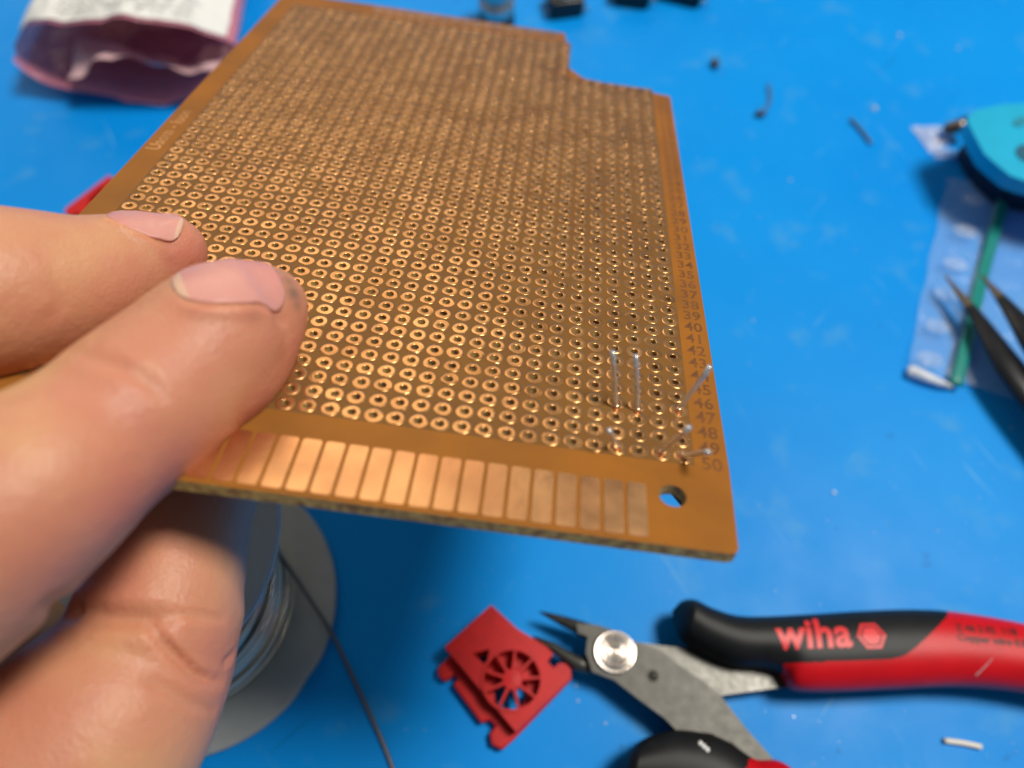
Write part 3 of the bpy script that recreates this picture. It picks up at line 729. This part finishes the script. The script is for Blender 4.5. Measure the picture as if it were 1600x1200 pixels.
# ------------------------------------------------------------------ red printed bracket with a fan guard
m_redp = mat('red_printed_plastic', (0.56, 0.008, 0.008), 0.45, spec=.3, noise_amt=0.18, noise_scale=2.5, bump=0.2, bump_scale=20, bump_dist=0.01)
def arc(c, r, a0, a1, n=10): return [(c[0]+r*math.cos(a0+(a1-a0)*k/n), c[1]+r*math.sin(a0+(a1-a0)*k/n)) for k in range(n+1)]
def bracket(label, loc, rot):
    """local frame: u along the long side, v across; origin in the middle"""
    t = thing('fan_bracket', loc, label, 'plastic part', 'red printed brackets on the mat')
    t.rotation_euler = (0, 0, rot); t.scale = (.89, .89, .95)
    def cut(bm_outer, cutters, name, z0, z1, bw):
        bm = bmesh.new(); prism(bm, bm_outer, z0, z1); me = bpy.data.meshes.new(name); bm.to_mesh(me); bm.free()
        o = bpy.data.objects.new(name, me); COL.objects.link(o); tmp = []
        for c in cutters:
            b = bmesh.new(); prism(b, c, -2, 3); m3 = bpy.data.meshes.new('c'); b.to_mesh(m3); b.free()
            co_ = bpy.data.objects.new('c', m3); COL.objects.link(co_); tmp.append(co_)
            mo = o.modifiers.new('b', 'BOOLEAN'); mo.operation = 'DIFFERENCE'; mo.object = co_; mo.solver = 'EXACT'
        bv = o.modifiers.new('bv', 'BEVEL'); bv.width = bw; bv.segments = 2; bv.limit_method = 'ANGLE'; bv.angle_limit = math.radians(50)
        m4 = bpy.data.meshes.new_from_object(o.evaluated_get(bpy.context.evaluated_depsgraph_get())); m4.name = name
        bpy.data.objects.remove(o)
        for x in tmp: bpy.data.objects.remove(x)
        m4.materials.clear(); m4.materials.append(m_redp)
        r = bpy.data.objects.new(name, m4); COL.objects.link(r); r.parent = t; return r
    fc = (0.38, -0.12); FR = 0.66
    circ = arc(fc, FR, 0, 2*math.pi, 40)[:-1]
    # top plate
    top = [(-1.15, -.80), (1.22, -.80), (1.22, .42), (1.22, .55), (1.12, .62), (.80, .62), (.80, .80)] + [(-0.05, .80), (-.05, .70), (-1.15, .62)]
    notch = [(.72, .52), (.98, .52), (.98, .66), (.85, .66)]
    top = [(-1.15, -.78), (1.22, -.78), (1.24, .86), (1.10, .98), (.92, .98), (.82, .88), (.82, .72), (.62, .72), (.60, .92), (.38, .92), (-.35, .70), (-1.15, .62)]
    tri = [(-.62, -.40), (-.22, -.36), (-.44, -.06)]
    cut(top, [circ, tri], 'top_plate', .42, .66, .03)
    low = [(-1.02, -.70), (-.98, -1.16), (-.86, -1.26), (-.66, -1.24), (-.62, -1.08), (-.66, -.98), (-.50, -.96), (-.46, -1.14), (.55, -1.20), (.62, -1.02), (.80, -1.00), (.84, -1.20), (1.02, -1.32), (1.26, -1.22), (1.28, -.86), (1.24, .90), (1.06, 1.02), (.92, .98), (.84, .80), (-1.0, .55)]
    cut(low, [arc((.52, -.30), .36, 0, 2*math.pi, 30)[:-1], [(-.58, -.36), (-.3, -.36), (-.44, -.1)]], 'base_plate', .02, .28, .04)
    bm = bmesh.new()
    for a in ((-.95, -.60), (-.95, .40), (1.1, -.60), (1.1, .6)):
        prism(bm, [(a[0]-.12, a[1]-.12), (a[0]+.12, a[1]-.12), (a[0]+.12, a[1]+.12), (a[0]-.12, a[1]+.12)], .275, .425)
    obj('spacer', bm, m_redp, t, smooth=False)
    bm = bmesh.new()
    # guard ring, hub and spokes
    for k in range(40):
        pass
    rr = lathe(bm, [(FR+.03, .64), (FR+.03, .69), (FR-.04, .69), (FR-.05, .30), (FR+.0, .30)], (fc[0], fc[1], 0), 40)
    hub = lathe(bm, [(.22, .40), (.23, .68), (.21, .71), (.002, .72)], (fc[0], fc[1], 0), 28)
    bmesh.ops.recalc_face_normals(bm, faces=bm.faces)
    g = obj('guard_ring', bm, m_redp, t); sharp(g)
    for k in range(9):
        a = 2*math.pi*k/9 + .2; b2_ = bmesh.new()
        ca, sa = math.cos(a), math.sin(a)
        def W(r, w, z): return (fc[0]+r*ca-w*sa, fc[1]+r*sa+w*ca, z)
        pr = [(.17, .035), (FR-.02, .022)]
        vs = []
        for r, w in pr:
            vs += [b2_.verts.new(W(r, -w, .38)), b2_.verts.new(W(r, w, .38)), b2_.verts.new(W(r, w, .70)), b2_.verts.new(W(r, -w, .70))]
        for q in range(4): b2_.faces.new((vs[q], vs[(q+1) % 4], vs[4+(q+1) % 4], vs[4+q]))
        b2_.faces.new(vs[3::-1]); b2_.faces.new(vs[4:])
        bmesh.ops.recalc_face_normals(b2_, faces=b2_.faces)
        obj('spoke', b2_, m_redp, t, smooth=False)
    return t
# long side runs from (738,974) towards (850,1104) in the photo
pa = on_desk(739, 975, .5); pb = on_desk(852, 1105, .5); ctr = on_desk(789, 1043, 0)
rot = math.atan2((pb-pa).y, (pb-pa).x)
bracket('red plastic bracket with spoked fan guard beside the cutter jaws', ctr, rot)
p2 = on_desk(196, 352, 0)
bracket('red plastic bracket mostly hidden behind the index finger', p2, 2.5)

# ------------------------------------------------------------------ wire spool
m_spool = mat('clear_grey_plastic', (0.40, 0.42, 0.42), 0.42, noise_amt=0.1, noise_scale=1.5, bump=0.08, bump_scale=6)
m_spool.node_tree.nodes['Principled BSDF'].inputs['Alpha'].default_value = 0.93
m_flange = mat('frosted_flange', (0.46, 0.52, 0.60), 0.35, alpha=0.72)
scn = on_desk(302, 946, .2); SR = 2.96
spool = thing('wire_spool', (scn.x, scn.y, 0), 'frosted plastic spool of bare wire standing on the mat under the hand', 'spool')
def flange(name, z0, z1, R, ri, m):
    bm = bmesh.new(); seg = 96; prof = [(ri, z0), (R-.05, z0), (R, z0+.04), (R, z1-.04), (R-.05, z1), (R*.9, z1+.0), (ri, z1), (ri, z0)]
    rg = lathe(bm, prof, (0, 0, 0), seg)
    bmesh.ops.remove_doubles(bm, verts=bm.verts, dist=.0005); bmesh.ops.recalc_face_normals(bm, faces=bm.faces)
    # a worn dent in the rim
    for v in bm.verts:
        a = math.atan2(v.co.y, v.co.x); r = math.hypot(v.co.x, v.co.y)
        k = math.exp(-((a+0.52)/.10)**2)*0.05 if r > R*.9 else 0
        v.co.x *= (1-k/R); v.co.y *= (1-k/R)
    o = obj(name, bm, m, spool); sharp(o); return o
flange('lower_flange', .02, .20, SR, .6, m_spool)
flange('upper_flange', 4.75, 4.9, SR, .6, m_flange)
bm = bmesh.new(); lathe(bm, [(1.75, .2), (1.75, 4.75)], (0, 0, 0), 64); obj('core', bm, mat('core_plastic', (0.20, 0.27, 0.33), .35, coat=.3), spool)
bm = bmesh.new(); rg_ = random.Random(5)
for layer, R0 in ((0, 1.80), (1, 1.90), (2, 2.0)):
    nt = 22 - layer*6
    for k in range(nt):
        z = .30 + k*.165 + rg_.uniform(-.05, .05); R = R0 + rg_.uniform(-.05, .07); ph_ = rg_.random()*6
        pts = [(R*math.cos(a), R*math.sin(a), z+.04*math.sin(a+ph_)+.03*math.sin(3*a+ph_)) for a in np.linspace(0, 2*math.pi, 73)]
        tube(bm, pts, .056, 8, cap=False)
obj('wire_winding', bm, mat('bright_wire', (0.72, 0.66, 0.56), 0.20, 0.85), spool)
bm = bmesh.new()
wp = [on_desk(418, 842, 1.1), on_desk(446, 880, .95), on_desk(470, 915, 0.7), on_desk(493, 950, .5), on_desk(516, 985, .32), on_desk(545, 1045, .18), on_desk(573, 1105, .12), on_desk(600, 1165, .08), on_desk(622, 1225, .06), on_desk(660, 1330, .06)]
tube(bm, [Vector(p) for p in catmull([tuple(p) for p in wp], 6)], .042, 8)
obj('loose_wire_end', bm, mat('dull_wire', (0.16, 0.14, 0.14), .4, .8), spool, origin='w')

# ------------------------------------------------------------------ pink antistatic bag
def film(name, color, tint, alpha, rough=.12, bump=.5, bs=1.6):
    m = bpy.data.materials.new(name); m.use_nodes = True; nt = m.node_tree; N = nt.nodes; L = nt.links
    b = N['Principled BSDF']; b.inputs['Base Color'].default_value = (*color, 1); b.inputs['Roughness'].default_value = rough
    b.inputs['Alpha'].default_value = alpha; b.inputs['Coat Weight'].default_value = .6; b.inputs['Coat Roughness'].default_value = .08
    tc = N.new('ShaderNodeTexCoord'); n = N.new('ShaderNodeTexNoise'); n.inputs['Scale'].default_value = bs; n.inputs['Detail'].default_value = 4
    n.inputs['Distortion'].default_value = 1.2
    L.new(tc.outputs['Object'], n.inputs['Vector']); bp = N.new('ShaderNodeBump'); bp.inputs['Strength'].default_value = bump; bp.inputs['Distance'].default_value = .25
    L.new(n.outputs['Fac'], bp.inputs['Height']); L.new(bp.outputs[0], b.inputs['Normal']); L.new(bp.outputs[0], b.inputs['Coat Normal'])
    return m
m_pink = film('pink_antistatic_film', (0.88, 0.32, 0.40), None, 0.55, .16)
bc = on_desk(219, 168, 0)
bag = thing('antistatic_bag', (bc.x, bc.y, 0), 'pink translucent bag with a white printed label, its mouth gaping open', 'bag')
lc = on_desk(52, 92, 1.2)
W0 = abs(lc.x-bc.x)*1.02
def bagpt(s, a, r=1.0):
    """s: 0 at the mouth .. 1 at the far end, a: angle round the lens section"""
    wd_ = (3.15 - 0.2*s)*r; ht = 1.15*(1-s)**0.6*r + .12
    x = wd_*math.cos(a); z = ht*math.copysign(abs(math.sin(a))**1.15, math.sin(a))
    zc = 1.22*(1-s)**0.7 + .16
    lip = 0.5*math.sin(a) if s < .01 else 0
    yy = s*9.0 + 0.55*(1-s)*(math.cos(a)**2) + (0.35*(1-s) if math.sin(a) > 0 else 0)
    nz_ = noise.noise(Vector((x*.5+3, yy*.45, z*.8)))*.42*min(1, .75+s*2)
    nz2 = abs(noise.noise(Vector((x*1.3+9, yy*1.1, z))))*.20
    return Vector((x*1.0 + nz_*.5 - 0.55*s, yy+nz_*.3, max(.03, zc + z + nz_*.8 + nz2)))
def sheet(f, nu, nv_, closed=False):
    V = [f(i/nu, j/nv_) for i in range(nu+1) for j in range(nv_+1)]; Fc = []
    for i in range(nu):
        for j in range(nv_):
            a = i*(nv_+1)+j; Fc.append((a, a+nv_+1, a+nv_+2, a+1))
    return V, Fc
o = obj('film', sheet(lambda u, v: bagpt(u, 2*math.pi*v), 70, 110), m_pink, bag)
so = o.modifiers.new('s', 'SOLIDIFY'); so.thickness = .02
# inner crumpled fold, its pale colour standing in for glare inside the bag
def fold(u, v):
    x = -1.6 + 4.4*v; y = -0.05 + 1.8*u; z = 1.30 + .45*math.sin(v*5+u*2) + .9*(v-.3)*(1-u) + .35*noise.noise(Vector((x*1.3, y*1.2, 5))) - .6*u
    return Vector((x, y, z))
o = obj('inner_fold_glare', sheet(fold, 24, 40), film('pink_film_glare', (0.92, 0.60, 0.62), None, .92, .25, .6, 2.2), bag)
m_label = mat('white_label', (0.78, 0.79, 0.77), .55, bump=.05, bump_scale=3)
def lab(u, v):
    a = math.radians(152 - 132*v); p = bagpt(.012+u*.6, a); n = Vector((math.cos(a)*.6, 0, math.sin(a)))
    return p + n.normalized()*.035
lo_ = obj('label', sheet(lab, 40, 60), m_label, bag)
so = lo_.modifiers.new('s', 'SOLIDIFY'); so.thickness = .012
# lines of small print on the label
Vt, Ft = [], []; rg_ = random.Random(8)
for row in range(16):
    u = .055 + row*.030; v = .24
    while v < .78:
        wv = rg_.uniform(.012, .045)
        if rg_.random() < .85:
            b0 = len(Vt)
            for uu, v_ in ((u, v), (u, v+wv), (u+.009, v+wv), (u+.009, v)):
                p = lab(uu, v_); a = math.radians(152-132*v_); Vt.append(p+Vector((math.cos(a)*.3, 0, math.sin(a))).normalized()*.022)
            Ft.append((b0, b0+1, b0+2, b0+3))
        v += wv + .010
tag(obj('small_print', (Vt, Ft), mat('grey_ink', (.22, .23, .22), .6), lo_, smooth=False), kind='stuff')

# ------------------------------------------------------------------ clear grip-seal bag at the right
zp = [on_desk(1478, 280), on_desk(1414, 578), on_desk(1720, 668), on_desk(1760, 330)]
zb = thing('grip_seal_bag', (zp[0].x, zp[0].y, 0), 'clear resealable plastic bag with a green zip line under the tweezers', 'bag')
m_clear = film('clear_film', (0.72, 0.84, 0.92), None, .16, .12, .5, 1.6)
def zpt(u, v, lift=0.0):
    p = (zp[0]*(1-u)*(1-v) + zp[1]*u*(1-v) + zp[2]*u*v + zp[3]*(1-u)*v)
    z = .06 + .16*max(0, noise.noise(Vector((p.x*.55, p.y*.55, 2)))) + .10*abs(noise.noise(Vector((p.x*1.4, p.y*1.1, 7)))) + .22*math.exp(-((u-1)/.12)**2)*(1-v)**2
    e = .03*math.sin(u*25)*math.exp(-v*30)
    return Vector((p.x+e, p.y, z+lift))
o = obj('film', sheet(lambda u, v: zpt(u, v), 60, 60), m_clear, zb, origin='w')
def zipline(u, v):
    # the strip runs from (1572,285) to (1490,607)
    a = on_desk(1572, 282, .1); b = on_desk(1489, 606, .1); p = a.lerp(b, u); d = (b-a).normalized(); s = Vector((-d.y, d.x, 0))
    q = p + s*(v-.5)*.30
    return Vector((q.x, q.y, .22 + .05*math.sin(u*9) + .035*(1-abs(2*v-1))))
o = obj('zip_strip', sheet(zipline, 40, 6), mat('green_strip', (0.0, 0.22, 0.19), .35, coat=.3), zb, origin='w')
so = o.modifiers.new('s', 'SOLIDIFY'); so.thickness = .05
bm = bmesh.new(); tube(bm, [on_desk(1421, 572, .16), on_desk(1424, 580, .18), on_desk(1445, 588, .2), on_desk(1470, 598, .2), on_desk(1487, 604, .16)], [.05, .15, .13, .09, .05], 12)  # added whitish bead standing in for the glint along the bag's edge
obj('edge_glint', bm, film('glint_film', (0.92, 0.94, 0.96), None, .75, .2, .5, 4), zb, origin='w')
# embossed marks between the edge and the zip, glints put in as whitish film
m_emb = film('embossed_glint_film', (0.9, 0.94, 1.0), None, .26, .25, .9, 5)
for (cx, cy) in ((1519, 314), (1507, 363), (1492, 414), (1478, 462), (1464, 511), (1452, 562)):
    c = on_desk(cx, cy, .25)
    def em(u, v):
        r = u; a = 2*math.pi*v; x = c.x+.30*r*math.cos(a)-.05*r*math.sin(a); y = c.y-.20*r*math.sin(a)-.08*r*math.cos(a)
        return Vector((x, y, .30 + .04*math.sin(x*40)*(1-r) + .05*(1-r*r)))
    obj('embossed_glint', sheet(em, 8, 24), m_emb, zb, origin='w')

# ------------------------------------------------------------------ tweezers
m_tw = mat('black_coated_steel', (0.02, 0.021, 0.023), .30, .3, noise_amt=.3)
m_tip = mat('bare_tip', (0.20, 0.15, 0.10), .4, .8)
tw = thing('tweezers', on_desk(1700, 740), 'pair of black pointed tweezers lying across the clear bag', 'tweezers')
def arm(tip, p1, p2, end, z):
    pts = catmull([tuple(on_desk(*tip, z+.0)), tuple(on_desk(*p1, z+.1)), tuple(on_desk(*p2, z+.25)), tuple(on_desk(*end, z+.2))], 12)
    bm = bmesh.new(); n = len(pts); rings = []
    for i, p in enumerate(pts):
        t = i/(n-1); w = .03 + .34*min(1, t*1.6)**1.2; hgt = .03 + .16*min(1, t*1.4)
        q = Vector(p); d = Vector(pts[min(i+1, n-1)])-Vector(pts[max(i-1, 0)]); d.z = 0; d.normalize(); s = Vector((-d.y, d.x, 0))
        rings.append([bm.verts.new(q + s*w*math.cos(a) + Vector((0, 0, hgt*math.sin(a)))) for a in [2*math.pi*k/16 for k in range(16)]])
    for i, (a, b) in enumerate(zip(rings[:-1], rings[1:])):
        for k in range(16):
            f = bm.faces.new((a[k], a[(k+1) % 16], b[(k+1) % 16], b[k])); f.material_index = 1 if i < 9 else 0
    bm.faces.new(rings[0][::-1]); bm.faces.new(rings[-1]); bmesh.ops.recalc_face_normals(bm, faces=bm.faces)
    obj('arm', bm, [m_tw, m_tip], tw, origin='w')
arm((1477, 431), (1528, 497), (1590, 590), (1720, 760), .55)
arm((1533, 430), (1574, 478), (1625, 548), (1735, 745), .95)
bm = bmesh.new(); e0 = on_desk(1722, 745, .9); bmesh.ops.create_cube(bm, size=1, matrix=Matrix.Translation((e0.x, e0.y, .85)) @ Matrix.Rotation(-.9, 4, 'Z') @ Matrix.Diagonal((1.2, .7, .7, 1)))
bevel(bm, .15, 3); obj('joined_end', bm, m_tw, tw, origin='w')

# ------------------------------------------------------------------ turquoise handled tool
m_cy = mat('turquoise_plastic', (0.0, 0.40, 0.66), .42, noise_amt=.08, noise_scale=1, bump=.08, bump_scale=10)
ct = thing('turquoise_tool', on_desk(1640, 240), 'turquoise plastic tool handle with a dark tip at the right edge', 'tool')
HZ = 1.9
def cyo(h): return plan([(1511, 188), (1516, 178), (1530, 170), (1560, 164), (1640, 158), (1800, 170), (1850, 300), (1700, 310), (1625, 288), (1600, 282), (1578, 274), (1556, 256), (1538, 240), (1524, 214)], h)
bm = bmesh.new(); prism(bm, cyo(HZ), 1.45, HZ); bevel(bm, .10, 3, 50); o = obj('handle', bm, m_cy, ct, origin='w'); sharp(o, 60)
def disc(px, py, h, r, ang, rx=1.0):
    bm = bmesh.new(); c = on_desk(px, py, h)
    bmesh.ops.create_cone(bm, cap_ends=True, segments=24, radius1=r, radius2=r, depth=.03, matrix=Matrix.Translation((c.x, c.y, h)) @ Matrix.Rotation(ang, 4, 'Z') @ Matrix.Diagonal((rx, 1, 1, 1)))
    return bm
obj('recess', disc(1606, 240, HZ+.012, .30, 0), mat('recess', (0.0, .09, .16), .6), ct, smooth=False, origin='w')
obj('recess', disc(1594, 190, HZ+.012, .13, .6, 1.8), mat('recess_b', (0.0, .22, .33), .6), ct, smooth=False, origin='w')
bm = bmesh.new(); prism(bm, plan([(1513, 212), (1540, 205), (1640, 200), (1700, 240), (1640, 306), (1590, 298), (1566, 284), (1543, 262), (1524, 236)], .8), .10, 1.46)  # navy colour puts the tool's shaded side and shadow band into this body
bevel(bm, .1, 2); sharp(obj('shaded_under_body', bm, mat('shaded_side_navy', (0.0, 0.015, 0.05), .5), ct, origin='w'))
bm = bmesh.new(); a = on_desk(1474, 203, .4); b = on_desk(1515, 193, .6)
tube(bm, [a, a.lerp(b, .15), a.lerp(b, .5), b], [.08, .17, .19, .24], 14); obj('tip', bm, mat('tip_metal', (.16, .13, .10), .3, .9), ct, origin='w')

# ------------------------------------------------------------------ small parts along the far edge
m_al = mat('aluminium', (0.62, 0.61, 0.57), .32, .9, noise_amt=.15, noise_scale=6)
m_blk = mat('black_plastic', (0.012, 0.013, 0.015), .35, noise_amt=.3)
kb = on_desk(776, 58, 0)
cp = thing('metal_knob', (kb.x, kb.y+.55, 0), 'ribbed silver knob on a black base behind the board', 'knob')
bm = bmesh.new(); rg = lathe(bm, [(.52, .02), (.56, .06), (.56, .45), (.50, .5), (.002, .5)], (0, 0, 0), 40); bmesh.ops.recalc_face_normals(bm, faces=bm.faces); obj('base', bm, m_blk, cp)
bm = bmesh.new(); rg = lathe(bm, [(.50, .5), (.55, .55), (.55, .95), (.46, 1.0), (.46, 1.1), (.52, 1.15), (.52, 1.6), (.40, 1.7), (.002, 1.72)], (0, 0, 0), 40); bmesh.ops.recalc_face_normals(bm, faces=bm.faces); obj('cap', bm, m_al, cp)
def lump(px, py, sx, sy, sz, rot, lab_, name, cat):
    c = on_desk(px, py, 0); t = thing(name, (c.x, c.y, 0), lab_, cat); t.rotation_euler = (0, 0, rot)
    bm = bmesh.new(); bmesh.ops.create_cube(bm, size=1, matrix=Matrix.Translation((0, 0, sz/2+.03)) @ Matrix.Diagonal((sx, sy, sz, 1))); bevel(bm, min(sx, sy)*.16, 3)
    obj('housing', bm, m_blk, t)
    bm = bmesh.new(); rg = lathe(bm, [(min(sx, sy)*.33, sz), (min(sx, sy)*.33, sz+.2), (min(sx, sy)*.25, sz+.27), (.002, sz+.27)], (0, 0, 0), 24); bmesh.ops.recalc_face_normals(bm, faces=bm.faces)
    obj('button', bm, m_al if 'silver' in lab_ else m_blk, t)
    for sx_ in (-1, 1):
        for sy_ in (-1, 1):
            bm = bmesh.new(); x = sx_*(sx/2); y = sy_*sy*.28
            tube(bm, [(x, y, sz*.4), (x+sx_*.12, y, sz*.38), (x+sx_*.16, y, .05)], .03, 6); obj('pin', bm, m_al, t)
lump(882, 16, 1.1, .9, .6, .2, 'square black push button with a silver cap near the notch', 'push_button', 'push button')
lump(988, -2, 1.2, 1.0, .7, -.2, 'black push button with a dark cap between two others at the far edge', 'push_button', 'push button')
lump(1062, -6, 1.5, .9, .5, -.35, 'widest black push button at the far edge, nearest the right', 'push_button', 'push button')

# ------------------------------------------------------------------ clippings and crumbs on the mat
m_dark = mat('dark_clipping', (0.05, 0.06, 0.08), .4, .5)
m_gclip = mat('grey_clipping', (0.10, 0.19, 0.32), .4, .5)
def clip(name, pix, r, m, label, cat, h=.06, group='wire clippings on the mat'):
    bm = bmesh.new(); p = [Vector(q) for q in catmull([tuple(on_desk(x, y, h)) for x, y in pix], 5)]; tube(bm, p, r, 8)
    return tag(obj(name, bm, m, origin=p[0]), label, cat, group)
clip('wire_clipping', [(1201, 132), (1203, 152), (1199, 166), (1190, 177)], .045, m_gclip, 'thin grey hooked wire clipping between the notch and the turquoise tool', 'wire clipping')
clip('wire_clipping', [(1329, 186), (1345, 203), (1361, 224)], .055, m_gclip, 'straight grey wire clipping left of the turquoise tool', 'wire clipping')
bm = bmesh.new(); c = on_desk(1188, 178, .08); bmesh.ops.create_icosphere(bm, subdivisions=2, radius=.13, matrix=Matrix.Translation((c.x, c.y, .1)) @ Matrix.Diagonal((1.3, .8, .7, 1)))
tag(obj('solder_crumb', bm, m_dark, origin=c), 'dark crumb at the end of the hooked wire clipping', 'crumb', 'dark crumbs on the mat')
bm = bmesh.new(); c = on_desk(1117, 100, .08); bmesh.ops.create_icosphere(bm, subdivisions=2, radius=.15, matrix=Matrix.Translation((c.x, c.y, .12)) @ Matrix.Diagonal((.9, 1.3, .8, 1)))
tag(obj('solder_crumb', bm, m_dark, origin=c), 'dark crumb alone beyond the right end of the board', 'crumb', 'dark crumbs on the mat')
clip('insulation_piece', [(1475, 1157), (1505, 1161), (1533, 1167)], .055, mat('white_insulation', (.80, .76, .66), .45), 'short cream sleeve of wire insulation below the red grip', 'insulation', group=None)
def glass(px, py, sx, sy, rot, label):
    c = on_desk(px, py, 0); bm = bmesh.new()
    V, Fc = sheet(lambda u, v: Vector(((u-.5)*sx, (v-.5)*sy*(1-.5*u), .05+.18*math.sin(u*3.1)*math.sin(v*3)+.05*noise.noise(Vector((u*4, v*4, px))))), 12, 12)
    o = obj('film_scrap', (V, Fc), m_clear2); o.location = c; o.rotation_euler = (0, 0, rot)
    tag(o, label, 'plastic scrap', 'clear film scraps by the turquoise tool')
m_clear2 = film('clear_scrap', (0.85, 0.86, 0.92), None, .42, .12, .4, 3)
glass(1460, 215, .95, 1.1, .3, 'clear curled film scrap beside the dark tip of the turquoise tool')
glass(1480, 243, .75, .45, -.2, 'small shiny film scrap between the turquoise tool and the clear bag')
Vd, Fd = [], []; rg_ = random.Random(21)
def grain(px, py, r):
    c = on_desk(px, py, 0); b0 = len(Vd)
    n = 6
    for z, k in ((0.0, 1), (r*.7, .7)):
        for q in range(n): a = q*2*math.pi/n; Vd.append(Vector((c.x+r*k*math.cos(a)*rg_.uniform(.7, 1.2), c.y+r*k*math.sin(a), z+.002)))
    for q in range(n): Fd.append((b0+q, b0+(q+1) % n, b0+n+(q+1) % n, b0+n+q))
    Fd.append(tuple(b0+n+q for q in range(n)))
for px, py, r in ((1366, 170, .09), (1405, 56, .07), (1303, 770, .05), (1235, 282, .04), (1176, 502, .035), (1497, 76, .05), (900, 1072, .03), (903, 1095, .03), (946, 1130, .03), (1240, 1120, .025), (1560, 1010, .02)):
    grain(px, py, r)
for _ in range(70): grain(rg_.uniform(600, 1600), rg_.uniform(880, 1200), rg_.uniform(.006, .014))
for _ in range(60): grain(rg_.uniform(1050, 1600), rg_.uniform(20, 880), rg_.uniform(.010, .022))
tag(obj('dust', (Vd, Fd), mat('dust', (.45, .55, .65), .25, spec=.8), smooth=False), 'pale dust and grit scattered on the mat', 'dust', kind='stuff')
